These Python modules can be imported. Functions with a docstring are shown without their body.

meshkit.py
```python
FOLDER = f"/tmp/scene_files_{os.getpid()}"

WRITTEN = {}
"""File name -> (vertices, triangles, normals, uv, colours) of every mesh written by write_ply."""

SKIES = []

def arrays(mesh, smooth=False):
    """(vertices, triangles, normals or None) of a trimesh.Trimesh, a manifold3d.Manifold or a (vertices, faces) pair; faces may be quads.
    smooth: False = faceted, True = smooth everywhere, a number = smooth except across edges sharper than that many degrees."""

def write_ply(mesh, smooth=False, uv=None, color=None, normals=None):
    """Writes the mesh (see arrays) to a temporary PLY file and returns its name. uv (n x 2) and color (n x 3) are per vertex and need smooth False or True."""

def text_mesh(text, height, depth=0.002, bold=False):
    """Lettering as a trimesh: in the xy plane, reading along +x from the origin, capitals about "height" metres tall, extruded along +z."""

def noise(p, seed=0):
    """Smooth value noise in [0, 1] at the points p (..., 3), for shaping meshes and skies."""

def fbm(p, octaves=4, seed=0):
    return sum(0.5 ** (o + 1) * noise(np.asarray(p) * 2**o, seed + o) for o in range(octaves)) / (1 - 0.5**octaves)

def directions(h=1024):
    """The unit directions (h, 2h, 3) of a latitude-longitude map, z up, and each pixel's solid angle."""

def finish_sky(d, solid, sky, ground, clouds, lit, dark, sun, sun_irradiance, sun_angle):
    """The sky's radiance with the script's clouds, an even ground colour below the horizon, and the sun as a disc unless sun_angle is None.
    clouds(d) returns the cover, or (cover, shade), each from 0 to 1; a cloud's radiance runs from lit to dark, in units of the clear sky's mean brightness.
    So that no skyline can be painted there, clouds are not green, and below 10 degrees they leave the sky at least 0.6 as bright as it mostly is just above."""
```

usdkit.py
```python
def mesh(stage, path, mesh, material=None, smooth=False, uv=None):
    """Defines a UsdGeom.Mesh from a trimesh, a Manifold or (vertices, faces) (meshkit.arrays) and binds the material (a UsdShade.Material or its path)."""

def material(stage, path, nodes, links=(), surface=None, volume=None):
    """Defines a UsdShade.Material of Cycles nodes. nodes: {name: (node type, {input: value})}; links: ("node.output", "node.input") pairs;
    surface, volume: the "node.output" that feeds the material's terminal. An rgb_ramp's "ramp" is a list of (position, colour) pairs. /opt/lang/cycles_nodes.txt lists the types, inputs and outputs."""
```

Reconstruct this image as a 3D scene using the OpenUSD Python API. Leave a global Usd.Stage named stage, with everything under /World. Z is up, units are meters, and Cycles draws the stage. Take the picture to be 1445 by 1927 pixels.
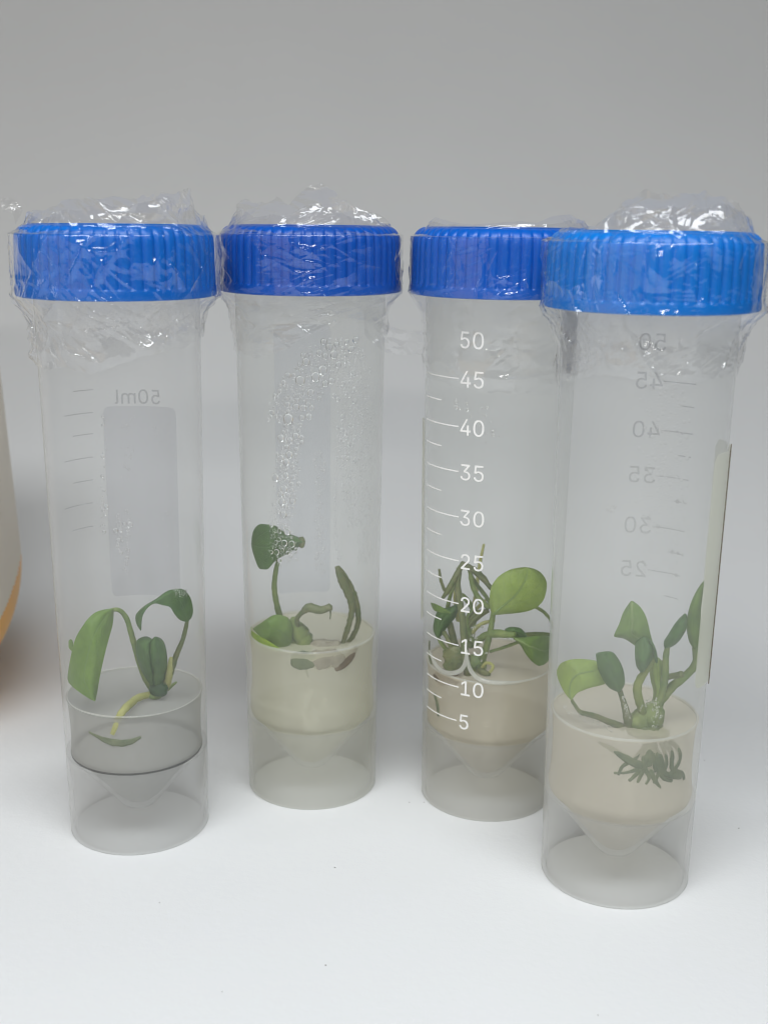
import math, random
import numpy as np, trimesh, usdkit, meshkit
from pxr import Usd, UsdGeom, UsdLux, UsdShade, Gf, Sdf

stage = Usd.Stage.CreateInMemory()
UsdGeom.SetStageUpAxis(stage, UsdGeom.Tokens.z)
UsdGeom.SetStageMetersPerUnit(stage, 1.0)
UsdGeom.Xform.Define(stage, '/World')
UsdGeom.Scope.Define(stage, '/World/Looks')
MM = 0.001

# ------------------------------------------------------------------ camera (measurements in mm, scene in metres)
W, H = 1445.0, 1927.0
FPX, PITCH, ROLL, CAMH = 2220.3, 0.2473, 0.0110, 117.25
FW = np.array([0, math.cos(PITCH), -math.sin(PITCH)])
UP0 = np.array([0, math.sin(PITCH), math.cos(PITCH)])
RT = math.cos(ROLL) * np.array([1., 0, 0]) + math.sin(ROLL) * UP0
UP = -math.sin(ROLL) * np.array([1., 0, 0]) + math.cos(ROLL) * UP0
CAM = np.array([0, 0, CAMH])
cam = UsdGeom.Camera.Define(stage, '/World/camera')
cam.CreateHorizontalApertureAttr(36.0)
cam.CreateVerticalApertureAttr(48.0)
cam.CreateFocalLengthAttr(36.0 * FPX / W)
cam.CreateClippingRangeAttr((0.01, 50.0))
cam.CreateFocusDistanceAttr(0.214)
cam.CreateFStopAttr(28.0)
cam.CreateExposureAttr(0.0)
M = Gf.Matrix4d(*RT, 0, *UP, 0, *(-FW), 0, 0, 0, CAMH * MM, 1)
cam.AddTransformOp().Set(M)

# ------------------------------------------------------------------ lamps
def rect(name, pos, target, w, h, inten, color):
    l = UsdLux.RectLight.Define(stage, '/World/' + name)
    l.CreateWidthAttr(w); l.CreateHeightAttr(h)
    l.CreateIntensityAttr(inten); l.CreateColorAttr(Gf.Vec3f(*color))
    p, t = np.array(pos, float), np.array(target, float)
    z = (p - t) / np.linalg.norm(p - t)
    x = np.cross([0, 0, 1.], z)
    x = np.array([1., 0, 0]) if np.linalg.norm(x) < 1e-6 else x / np.linalg.norm(x)
    y = np.cross(z, x)
    l.AddTransformOp().Set(Gf.Matrix4d(*x, 0, *y, 0, *z, 0, *p, 1))
    return l
KEY, TOP, FILL = 70.0, 11.9, 0.70
rect('key_lamp', (0.02, -0.55, 0.37), (0.0, 0.23, 0.09), 0.24, 0.015, KEY, (1.0, 0.985, 0.96))
rect('overhead_lamp', (0.0, -0.02, 0.46), (0.0, -0.07, 0.0), 0.55, 0.16, TOP, (0.94, 0.97, 1.0))
rect('added_side_light', (-0.62, 0.05, 0.26), (0.0, 0.22, 0.08), 0.10, 0.50, 2.2, (0.97, 0.98, 1.0))  # added light, there only to draw vertical highlights on the tubes
rect('warm_fill_lamp', (-0.75, -0.55, 0.24), (0.0, 0.25, 0.05), 0.9, 0.5, FILL, (1.0, 0.74, 0.46))

# ------------------------------------------------------------------ materials
def mat(name, nodes, links=(), surface=None, volume=None):
    return usdkit.material(stage, '/World/Looks/' + name, nodes, links, surface=surface, volume=volume)

def clear_mat(name, haze, tint=(0.97, 0.97, 0.98), hazecol=(0.8, 0.8, 0.83), rough=0.1, ior=1.45, edge=0.0, spec=1.0, bump=None, solid=False, trans=0.5):
    """Clear plastic sheet: see-through, a little milky, glossy at grazing angles."""
    n = {
        'clear': ('transparent_bsdf', {'color': tint}),
        'dif': ('diffuse_bsdf', {'color': hazecol}),
        'trl': ('translucent_bsdf', {'color': hazecol}),
        'milk': ('mix_closure', {'fac': trans}),
        'lw': ('layer_weight', {'blend': 0.5}),
        'e3': ('math', {'math_type': 'power', 'value2': 2.5}),
        'e5': ('math', {'math_type': 'power', 'value2': 5.0}),
        'hz0': ('math', {'math_type': 'multiply_add', 'value2': edge, 'value3': haze, 'use_clamp': True}),
        'bf': ('geometry', {}),
        'ent': ('math', {'math_type': 'multiply_add', 'value2': -1.0 if solid else -0.0, 'value3': 1.0}),
        'hz': ('math', {'math_type': 'multiply'}),
        'body': ('mix_closure', {}),
        'fs': ('math', {'math_type': 'multiply_add', 'value2': spec * 0.9, 'value3': spec * ((ior - 1) / (ior + 1)) ** 2, 'use_clamp': True}),
        'gl': ('glossy_bsdf', {'color': (1, 1, 1), 'roughness': rough, 'distribution': 'ggx'}),
        'out': ('mix_closure', {}),
    }
    l = [('dif.BSDF', 'milk.closure1'), ('trl.BSDF', 'milk.closure2'), ('lw.facing', 'e3.value1'), ('e3.value', 'hz0.value1'), ('bf.backfacing', 'ent.value1'), ('ent.value', 'hz.value2'), ('hz0.value', 'hz.value1'), ('lw.facing', 'e5.value1'), ('hz.value', 'body.fac'),
         ('clear.BSDF', 'body.closure1'), ('milk.closure', 'body.closure2'), ('e5.value', 'fs.value1'), ('fs.value', 'out.fac'),
         ('body.closure', 'out.closure1'), ('gl.BSDF', 'out.closure2')]
    if bump:
        n['geo'] = ('geometry', {})
        n['nz'] = ('noise_texture', {'scale': bump[0], 'detail': 3.0, 'roughness': 0.55})
        n['bp'] = ('bump', {'strength': bump[1], 'distance': bump[2]})
        l += [('geo.position', 'nz.vector'), ('nz.fac', 'bp.height'), ('bp.normal', 'gl.normal')]
    return mat(name, n, l, 'out.closure')

M_TUBE = [clear_mat('tube_plastic_a', 0.12, (0.982, 0.985, 0.982), (0.95, 0.955, 0.955), edge=0.14, rough=0.16, spec=0.8, trans=0.6),
          clear_mat('tube_plastic_b', 0.14, (0.982, 0.988, 0.976), (0.95, 0.955, 0.955), edge=0.14, rough=0.16, spec=0.8, trans=0.6),
          clear_mat('tube_plastic_c', 0.10, (0.982, 0.988, 0.974), (0.95, 0.955, 0.955), edge=0.14, rough=0.16, spec=0.8, trans=0.6),
          clear_mat('tube_plastic_d', 0.20, (0.982, 0.988, 0.978), (0.95, 0.955, 0.955), edge=0.14, rough=0.18, spec=0.8, trans=0.6)]
M_SKIRT = [clear_mat('skirt_plastic_' + 'abcd'[k], h, (0.97, 0.972, 0.968), c, edge=0.22, rough=0.2, spec=0.8)
           for k, (h, c) in enumerate(((0.13, (0.84, 0.84, 0.84)), (0.20, (0.84, 0.84, 0.77)), (0.16, (0.84, 0.83, 0.77)), (0.12, (0.84, 0.84, 0.82))))]
M_FILM = clear_mat('cling_film', 0.008, (0.99, 0.99, 0.992), (0.88, 0.88, 0.90), rough=0.12, ior=1.5, edge=0.06, spec=1.7)
M_GEL = [clear_mat('gel_clear', 0.80, (0.90, 0.90, 0.89), (0.45, 0.45, 0.42), rough=0.05, edge=0.05, spec=0.2, solid=True, trans=0.35),
         clear_mat('gel_milky_a', 0.58, (0.96, 0.95, 0.89), (0.82, 0.80, 0.63), rough=0.05, edge=0.05, spec=0.2, solid=True, trans=0.4),
         clear_mat('gel_milky_b', 0.56, (0.96, 0.93, 0.85), (0.78, 0.71, 0.57), rough=0.05, edge=0.05, spec=0.2, solid=True, trans=0.4),
         clear_mat('gel_milky_c', 0.54, (0.96, 0.94, 0.88), (0.81, 0.745, 0.615), rough=0.05, edge=0.05, spec=0.2, solid=True, trans=0.4)]
M_MENISCUS = clear_mat('gel_rim', 0.50, (0.97, 0.97, 0.95), (0.95, 0.95, 0.92), rough=0.05, edge=0.1, spec=1.5)  # whitish, so the bright meniscus line is in the colour
M_REFRACTION = clear_mat('painted_refraction_ring', 0.42, (0.75, 0.75, 0.75), (0.10, 0.10, 0.10), rough=0.05, edge=0.1, spec=0.5)  # dark tint stands in for refraction at the gel bottom
M_WATER = mat('water_drop', {'g': ('glass_bsdf', {'color': (1, 1, 1), 'roughness': 0.0, 'IOR': 1.33})}, [], 'g.BSDF')
M_PRINT = mat('white_print', {'p': ('principled_bsdf', {'base_color': (0.88, 0.88, 0.86), 'roughness': 0.5})}, [], 'p.BSDF')
M_PRINT_FAINT = clear_mat('faint_print', 0.07, (0.9, 0.9, 0.9), (0.55, 0.55, 0.55), rough=0.4, spec=0.3)  # fainter copy for the lower numbers at the back
M_PRINT_SHADED = clear_mat('shaded_back_print', 0.13, (0.90, 0.90, 0.91), (0.34, 0.34, 0.36), rough=0.4, spec=0.3)  # the white print again, its unlit look put into the grey
M_PATCH = clear_mat('writing_patch', 0.10, (0.90, 0.90, 0.92), (0.55, 0.56, 0.62), rough=0.4, spec=0.3)
M_PATCH2 = clear_mat('writing_patch_b', 0.05, (0.92, 0.93, 0.96), (0.55, 0.57, 0.66), rough=0.4, spec=0.3)
M_STICKER = clear_mat('label_sticker', 0.42, (0.97, 0.97, 0.94), (0.92, 0.93, 0.86), rough=0.3, spec=0.5)
M_EDGE = mat('label_edge', {'p': ('principled_bsdf', {'base_color': (0.16, 0.13, 0.09), 'roughness': 0.6})}, [], 'p.BSDF')

def blue(name, c):
    return mat(name, {
        'geo': ('geometry', {}), 'nz': ('noise_texture', {'scale': 900.0, 'detail': 3.0}),
        'r': ('map_range', {'from_min': 0.3, 'from_max': 0.7, 'to_min': 0.30, 'to_max': 0.42, 'clamp': True}),
        'p': ('principled_bsdf', {'base_color': c, 'ior': 1.48, 'subsurface_weight': 0.15, 'subsurface_scale': 0.001, 'subsurface_radius': (0.2, 0.5, 1.0)})},
        [('geo.position', 'nz.vector'), ('nz.fac', 'r.value'), ('r.result', 'p.roughness')], 'p.BSDF')
M_CAP = [blue('cap_blue_a', (0.001, 0.128, 0.52)), blue('cap_blue_b', (0.001, 0.080, 0.42)),
         blue('cap_blue_c', (0.001, 0.102, 0.49)), blue('cap_blue_d', (0.001, 0.168, 0.59))]

def plant(name, a, b, trans=0.33, rough=0.38, scale=500.0):
    return mat(name, {
        'geo': ('geometry', {}), 'nz': ('noise_texture', {'scale': scale, 'detail': 4.0, 'roughness': 0.6}),
        'cr': ('rgb_ramp', {'ramp': [(0.3, a), (0.7, b)]}),
        'n2': ('noise_texture', {'scale': scale * 5, 'detail': 2.0}),
        'bp': ('bump', {'strength': 0.35, 'distance': 0.0002}),
        'p': ('principled_bsdf', {'roughness': rough, 'specular_ior_level': 0.45}),
        't': ('translucent_bsdf', {}), 'm': ('mix_closure', {'fac': trans})},
        [('geo.position', 'nz.vector'), ('geo.position', 'n2.vector'), ('nz.fac', 'cr.fac'), ('cr.color', 'p.base_color'), ('cr.color', 't.color'),
         ('n2.fac', 'bp.height'), ('bp.normal', 'p.normal'), ('p.BSDF', 'm.closure1'), ('t.BSDF', 'm.closure2')], 'm.closure')
P = {
    'dark': plant('leaf_dark', (0.030, 0.095, 0.027), (0.068, 0.169, 0.046)),
    'mid': plant('leaf_mid', (0.091, 0.170, 0.035), (0.189, 0.284, 0.065)),
    'light': plant('leaf_light', (0.209, 0.298, 0.061), (0.360, 0.425, 0.101)),
    'lime': plant('leaf_lime', (0.176, 0.324, 0.014), (0.297, 0.459, 0.041)),
    'stem': plant('stem_green', (0.189, 0.304, 0.078), (0.360, 0.439, 0.139)),
    'olive': plant('stem_olive', (0.133, 0.203, 0.062), (0.284, 0.288, 0.124)),
    'yellow': plant('stem_yellow', (0.529, 0.540, 0.155), (0.620, 0.620, 0.248)),
    'rib': plant('leaf_rib', (0.270, 0.405, 0.121), (0.351, 0.486, 0.162)),
    'root': plant('root_grey', (0.140, 0.188, 0.103), (0.266, 0.300, 0.161)),
    'callus': plant('callus_pale', (0.36, 0.33, 0.24), (0.50, 0.46, 0.35)),
    'brown': plant('callus_brown', (0.140, 0.100, 0.057), (0.280, 0.213, 0.127)),
}

def leafmat(name, a, b, vein, trans=0.35, rough=0.36):
    """A leaf blade: mottled green, side veins running out from the middle (u along, v across)."""
    n = {'geo': ('geometry', {}), 'nz': ('noise_texture', {'scale': 420.0, 'detail': 5.0, 'roughness': 0.65}),
         'cr': ('rgb_ramp', {'ramp': [(0.28, a), (0.72, b)]}),
         'uv': ('uvmap', {'attribute': 'st'}), 'sp': ('separate_xyz', {}),
         'c': ('math', {'math_type': 'subtract', 'value2': 0.5}), 'ab': ('math', {'math_type': 'absolute'}),
         'sl': ('math', {'math_type': 'multiply_add', 'value2': -0.9}), 'wig': ('math', {'math_type': 'multiply_add', 'value2': 0.10}),
         'fq': ('math', {'math_type': 'multiply', 'value2': 7.0}), 'fr': ('math', {'math_type': 'pingpong', 'value2': 0.5}),
         'ln': ('map_range', {'from_min': 0.0, 'from_max': 0.10, 'to_min': 1.0, 'to_max': 0.0, 'clamp': True}),
         'md': ('map_range', {'from_min': 0.0, 'from_max': 0.035, 'to_min': 1.0, 'to_max': 0.0, 'clamp': True}),
         'lw': ('math', {'math_type': 'multiply', 'value2': 0.45}), 'mx': ('math', {'math_type': 'maximum'}),
         'col': ('mix', {'mix_type': 'mix', 'color2': vein}),
         'n2': ('noise_texture', {'scale': 2600.0, 'detail': 2.0}), 'hh': ('math', {'math_type': 'multiply_add', 'value2': -0.7}),
         'bp': ('bump', {'strength': 0.5, 'distance': 0.00025}),
         'p': ('principled_bsdf', {'roughness': rough, 'specular_ior_level': 0.45}), 't': ('translucent_bsdf', {}), 'm': ('mix_closure', {'fac': trans})}
    l = [('geo.position', 'nz.vector'), ('geo.position', 'n2.vector'), ('nz.fac', 'cr.fac'), ('uv.UV', 'sp.vector'), ('sp.y', 'c.value1'), ('c.value', 'ab.value1'),
         ('ab.value', 'sl.value1'), ('sp.x', 'sl.value3'), ('nz.fac', 'wig.value1'), ('sl.value', 'wig.value3'), ('wig.value', 'fq.value1'), ('fq.value', 'fr.value1'),
         ('fr.value', 'ln.value'), ('ab.value', 'md.value'), ('ln.result', 'lw.value1'), ('lw.value', 'mx.value1'), ('md.result', 'mx.value2'),
         ('mx.value', 'col.fac'), ('cr.color', 'col.color1'), ('col.color', 'p.base_color'), ('col.color', 't.color'),
         ('mx.value', 'hh.value1'), ('n2.fac', 'hh.value3'), ('hh.value', 'bp.height'), ('bp.normal', 'p.normal'), ('p.BSDF', 'm.closure1'), ('t.BSDF', 'm.closure2')]
    return mat(name, n, l, 'm.closure')
PLEAF = {'dark': leafmat('blade_dark', (0.068, 0.170, 0.045), (0.144, 0.288, 0.068), (0.12, 0.24, 0.08)),
         'mid': leafmat('blade_mid', (0.160, 0.295, 0.055), (0.279, 0.443, 0.090), (0.22, 0.36, 0.11)),
         'light': leafmat('blade_light', (0.321, 0.458, 0.099), (0.473, 0.619, 0.145), (0.33, 0.46, 0.16)),
         'lime': leafmat('blade_lime', (0.338, 0.560, 0.020), (0.506, 0.660, 0.053), (0.34, 0.5, 0.08)),
         'olive': leafmat('blade_olive', (0.203, 0.266, 0.079), (0.371, 0.399, 0.145), (0.26, 0.32, 0.14))}

# ------------------------------------------------------------------ prim helpers
used = {}
def numbered(parent, name):
    k = used.get((parent, name), 0)
    used[(parent, name)] = k + 1
    return f'{parent}/{name}' + (f'_{k:03d}' if k else '')
def meta(prim, label=None, cat=None, group=None, kind=None, category=None):
    cat = cat or category
    for k, v in (('label', label), ('category', cat), ('group', group), ('kind', kind)):
        if v: prim.SetCustomDataByKey(k, v)
    return prim
def thing(name, label, cat, loc=(0, 0, 0), group=None):
    path = numbered('/World', name)
    x = UsdGeom.Xform.Define(stage, path)
    x.AddTranslateOp().Set(Gf.Vec3d(*(np.array(loc, float) * MM)))
    ORIGIN[path] = np.array(loc, float)
    meta(x.GetPrim(), label, cat, group)
    return path
ORIGIN = {'/World': np.zeros(3)}
def origin(path):
    while path not in ORIGIN: path = path.rsplit('/', 1)[0]
    return ORIGIN[path]
def obj(name, mesh, m, parent='/World', smooth=40, uv=None, **md):
    """mesh: (vertices in mm in world space, faces)"""
    v, f = (mesh.vertices, mesh.faces) if hasattr(mesh, 'vertices') else mesh
    path = numbered(parent, name)
    if parent.startswith('/World/plantlet'):
        k = min(range(4), key=lambda q: np.linalg.norm(POS[q] - origin(parent)[:2]))
        v = np.array(v, float); q = v[:, :2] - POS[k]; rad = np.linalg.norm(q, axis=1); lim = rz(v[:, 2]) - WALL - 0.12
        w = np.where(rad > lim - 0.8, lim - 0.8 * np.exp(-np.maximum(rad - lim + 0.8, 0) / 0.8), rad)
        v[:, :2] = POS[k] + q * (w / np.maximum(rad, 1e-6))[:, None]
    usdkit.mesh(stage, path, ((np.asarray(v, float) - origin(parent)) * MM, np.asarray(f)), m, smooth=smooth, uv=uv)
    if md: meta(stage.GetPrimAtPath(path), **md)
    return path

def grid_faces(n, m, wrap=False):
    """n rows, m columns"""
    i, j = np.meshgrid(np.arange(n - 1), np.arange(m if wrap else m - 1), indexing='ij')
    a = i * m + j; b = i * m + (j + 1) % m
    c = (i + 1) * m + (j + 1) % m; d = (i + 1) * m + j
    return np.vstack([np.stack([a, b, c], -1).reshape(-1, 3), np.stack([a, c, d], -1).reshape(-1, 3)])
def lathe(profile, center, n=128):
    """profile: (r, z) pairs; closed by itself where r = 0 at the ends or when the first pair comes again at the end"""
    pr = np.array(profile, float)
    th = np.linspace(0, 2 * np.pi, n, endpoint=False)
    v = np.stack([center[0] + pr[:, :1] * np.cos(th), center[1] + pr[:, :1] * np.sin(th), np.repeat(pr[:, 1:], n, 1)], -1).reshape(-1, 3)
    m = trimesh.Trimesh(v, grid_faces(len(pr), n, True), process=False)
    if m.volume < 0: m.faces = m.faces[:, ::-1].copy()
    return m
def catmull(pts, n):
    p = np.asarray(pts, float)
    if len(p) == 2: p = np.array([p[0], (p[0] + p[1]) / 2, p[1]])
    from scipy.interpolate import CubicSpline, PchipInterpolator
    d = np.r_[0, np.cumsum(np.linalg.norm(np.diff(p, axis=0), axis=1) ** 0.6 + 1e-9)]
    return CubicSpline(d, p, bc_type='natural')(np.linspace(0, d[-1], n))
def tube(pts, radii, n=28, k=10, flat=1.0, seed=0, rough=0.06):
    c = catmull(pts, n)
    r = np.interp(np.linspace(0, 1, n), np.linspace(0, 1, len(radii)), radii)
    t = np.gradient(c, axis=0); t /= np.linalg.norm(t, axis=1)[:, None] + 1e-12
    ref = np.array([0.2, -1.0, 0.1]); ref /= np.linalg.norm(ref)
    a = np.cross(t, ref); a /= np.linalg.norm(a, axis=1)[:, None] + 1e-9
    b = np.cross(t, a)
    th = np.linspace(0, 2 * np.pi, k, endpoint=False)
    off = a[:, None] * np.cos(th)[None, :, None] + b[:, None] * (np.sin(th) * flat)[None, :, None]
    v = c[:, None] + off * r[:, None, None]
    wob = meshkit.noise(v * 1.7 + seed) - 0.5
    v = v + off * (wob * 2 * rough)[..., None] * r[:, None, None] * 2
    v = v.reshape(-1, 3)
    f = grid_faces(n, k, True)
    v = np.vstack([v, c[0] - t[0] * r[0] * 0.5, c[-1] + t[-1] * r[-1] * 0.5])
    j = np.arange(k); e0, e1 = n * k, n * k + 1
    f = np.vstack([f, np.stack([np.full(k, e0), (j + 1) % k, j], 1), np.stack([np.full(k, e1), (n - 1) * k + j, (n - 1) * k + (j + 1) % k], 1)])
    return trimesh.Trimesh(v, f, process=False)
def blob(center, size, seed=0, amp=0.25, sub=3):
    s = trimesh.creation.icosphere(sub)
    v = s.vertices * (1 + amp * 2 * (meshkit.fbm(s.vertices * 1.6 + 10 * seed + 5) - 0.5))[:, None]
    return trimesh.Trimesh(v * np.array(size) + np.array(center), s.faces, process=False)

# ------------------------------------------------------------------ the four tubes: where each stands (mm)
RTOP, RBOT, RCAP, ZCAP, ZTOP = 14.4, 13.36, 17.4, 102.9, 115.1
POS = [np.array([-47.6, 211.9]), np.array([-14.6, 230.1]), np.array([21.9, 226.1]), np.array([43.3, 195.9])]
WALL = 0.7
def rz(z): return RBOT + (RTOP - RBOT) * z / 100.0
def ray(u, v):
    d = FW * FPX + RT * (u - W / 2) + UP * (H / 2 - v)
    return d / np.linalg.norm(d)
def at(u, v, t, d):
    """The point seen at (u, v) that lies d mm nearer than the axis of tube t, kept inside the tube."""
    r = ray(u, v); a = POS[t]; w = a / np.linalg.norm(a)
    k = (a @ w - d) / (r[:2] @ w)
    p = CAM + k * r
    if np.linalg.norm(p[:2] - a) > rz(p[2]) - WALL - 0.5:      # keep it inside: slide along the line of sight to the wall
        an, z = on_wall(u, v, t, -WALL - 0.5, back=d < 0)
        p = cyl(t, an, z, -WALL - 0.5)
    return p
def on_wall(u, v, t, off=0.0, back=False):
    """(angle, z) where the line of sight (u, v) meets the tube's wall, off mm outside its face."""
    r = ray(u, v); z = 60.0
    for _ in range(6):
        R = rz(z) + off
        o = CAM[:2] - POS[t]; d = r[:2]
        A, B, C = d @ d, o @ d, o @ o - R * R
        D = max(B * B - A * C, 0.0)
        k = (-B + math.sqrt(D)) / A if back else (-B - math.sqrt(D)) / A
        p = CAM + k * r; z = p[2]
    return math.atan2(p[1] - POS[t][1], p[0] - POS[t][0]), z
def cyl(t, a, z, off):
    a, z = np.asarray(a, float), np.asarray(z, float)
    R = rz(z) + off
    return np.stack(np.broadcast_arrays(POS[t][0] + R * np.cos(a), POS[t][1] + R * np.sin(a), z), -1)

# ------------------------------------------------------------------ setting: one white sheet, table curving up into the wall behind
YB, RAD = 246.0, 310.0
prof = [(y, 0.0) for y in np.linspace(-500, YB, 40)]
prof += [(YB + RAD * math.sin(a), RAD - RAD * math.cos(a)) for a in np.linspace(0, math.pi / 2, 32)[1:]]
prof += [(YB + RAD, z) for z in np.linspace(RAD, 560, 30)[1:]]
xs = np.linspace(-650, 650, 60)
pv = np.array([[x, y, z] for (y, z) in prof for x in xs])
pv += ((meshkit.fbm(pv / 60.0) - 0.5) * 0.5)[:, None] * np.array([0, -0.3, 0.0])
M_PAPER = mat('white_paper', {
    'geo': ('geometry', {}), 'nz': ('noise_texture', {'scale': 700.0, 'detail': 5.0, 'roughness': 0.65}),
    'n2': ('noise_texture', {'scale': 9.0, 'detail': 3.0}), 'cr': ('rgb_ramp', {'ramp': [(0.3, (0.735, 0.745, 0.745)), (0.7, (0.765, 0.775, 0.772))]}),
    'bp': ('bump', {'strength': 0.25, 'distance': 0.0003}), 'p': ('principled_bsdf', {'roughness': 0.55, 'specular_ior_level': 0.3})},
    [('geo.position', 'nz.vector'), ('geo.position', 'n2.vector'), ('n2.fac', 'cr.fac'), ('cr.color', 'p.base_color'), ('nz.fac', 'bp.height'), ('bp.normal', 'p.normal')], 'p.BSDF')
obj('paper_backdrop', (pv, grid_faces(len(prof), len(xs))), M_PAPER, smooth=True, kind='structure', label='white sheet curving up from the tabletop behind the tubes')

# ------------------------------------------------------------------ tubes
def text_on(t, text, a, z, height, off=0.03, squeeze=1.0):
    m = meshkit.text_mesh(text, height, 0.08)
    v, f = m.vertices.copy(), m.faces
    m2 = m.subdivide_to_size(0.6) if hasattr(m, 'subdivide_to_size') else m
    v, f = m2.vertices.copy(), m2.faces
    v[:, 0] = (v[:, 0] - (v[:, 0].min() + v[:, 0].max()) / 2) * squeeze
    zc = z + v[:, 1] - height / 2
    R = rz(zc) + off + v[:, 2]
    aa = a + v[:, 0] / rz(z)
    return np.stack([POS[t][0] + R * np.cos(aa), POS[t][1] + R * np.sin(aa), zc], -1), f
def band_on(t, a0, a1, z0, z1, off=0.03, thick=0.07, n=14, corner=0.0, rise=None, m=2, flat=False):
    """A thin curved plate on the tube wall between two angles and two heights, with rounded corners."""
    A = np.linspace(a0, a1, n); S = np.linspace(0, 1, m)
    x = (A - a0) * RBOT; L = abs(x[-1])
    x = np.abs(x)
    e = np.minimum(x, L - x)
    ins = np.where(e < corner, corner - np.sqrt(np.maximum(corner ** 2 - (corner - e) ** 2, 0)), 0) if corner else np.zeros(n)
    lo, hi = z0 + ins, z1 - ins
    Z = lo[None] + (hi - lo)[None] * S[:, None]
    AA = np.broadcast_to(A, Z.shape)
    r = (np.zeros(n) if rise is None else np.interp(np.linspace(0, 1, n), np.linspace(0, 1, len(rise)), rise))[None] + 0 * Z
    front = cyl(t, AA, Z, off + thick + r).reshape(-1, 3); back = cyl(t, AA, Z, off + r).reshape(-1, 3)
    f = grid_faces(m, n); k = m * n
    if flat: return front, f
    edge = np.r_[np.arange(n), np.arange(1, m) * n + n - 1, (m - 1) * n + np.arange(n - 2, -1, -1), np.arange(m - 2, 0, -1) * n]
    e2 = np.roll(edge, -1)
    side = np.vstack([np.stack([edge, edge + k, e2], 1), np.stack([e2, edge + k, e2 + k], 1)])
    return np.vstack([front, back]), np.vstack([f, f[:, ::-1] + k, side])

ZSTEP, ZTIP = 15.5, 3.6     # the inner tube turns into a cone here, and its tip
def make_cap(t):
    ribs, n = 52, 52 * 12
    th = np.linspace(0, 2 * np.pi, n, endpoint=False)
    groove = (0.5 + 0.5 * np.cos(th * ribs + 0.7 * t)) ** 3          # 1 in the groove
    R = RCAP
    pr = [(14.65, ZCAP + 0.2, 0), (R - 0.5, ZCAP, 0), (R - 0.1, ZCAP + 0.12, 0), (R, ZCAP + 0.45, 0), (R, ZCAP + 1.55, 0), (R - 0.12, ZCAP + 1.8, 0.25), (R - 0.15, ZCAP + 2.2, 1),
          (R - 0.18, ZCAP + 5.0, 1), (R - 0.25, ZTOP - 3.4, 1), (R - 0.3, ZTOP - 2.7, 1)]
    for a in np.linspace(0, math.pi / 2, 9)[1:]:
        pr.append((R - 0.3 - 2.5 * (1 - math.cos(a)), ZTOP - 2.7 + 2.7 * math.sin(a), max(0.0, 1 - 0.9 * a / (math.pi / 2) ) if a < 1.45 else 0))
    pr += [(R - 3.6, ZTOP, 0), (R - 3.9, ZTOP - 0.3, 0), (8, ZTOP - 0.35, 0), (0.01, ZTOP - 0.35, 0)]
    v = []
    for r, z, g in pr:
        rr = r - 0.42 * g * groove
        v.append(np.stack([POS[t][0] + rr * np.cos(th), POS[t][1] + rr * np.sin(th), np.full(n, z)], -1))
    return np.concatenate(v), grid_faces(len(pr), n, True)

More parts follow.
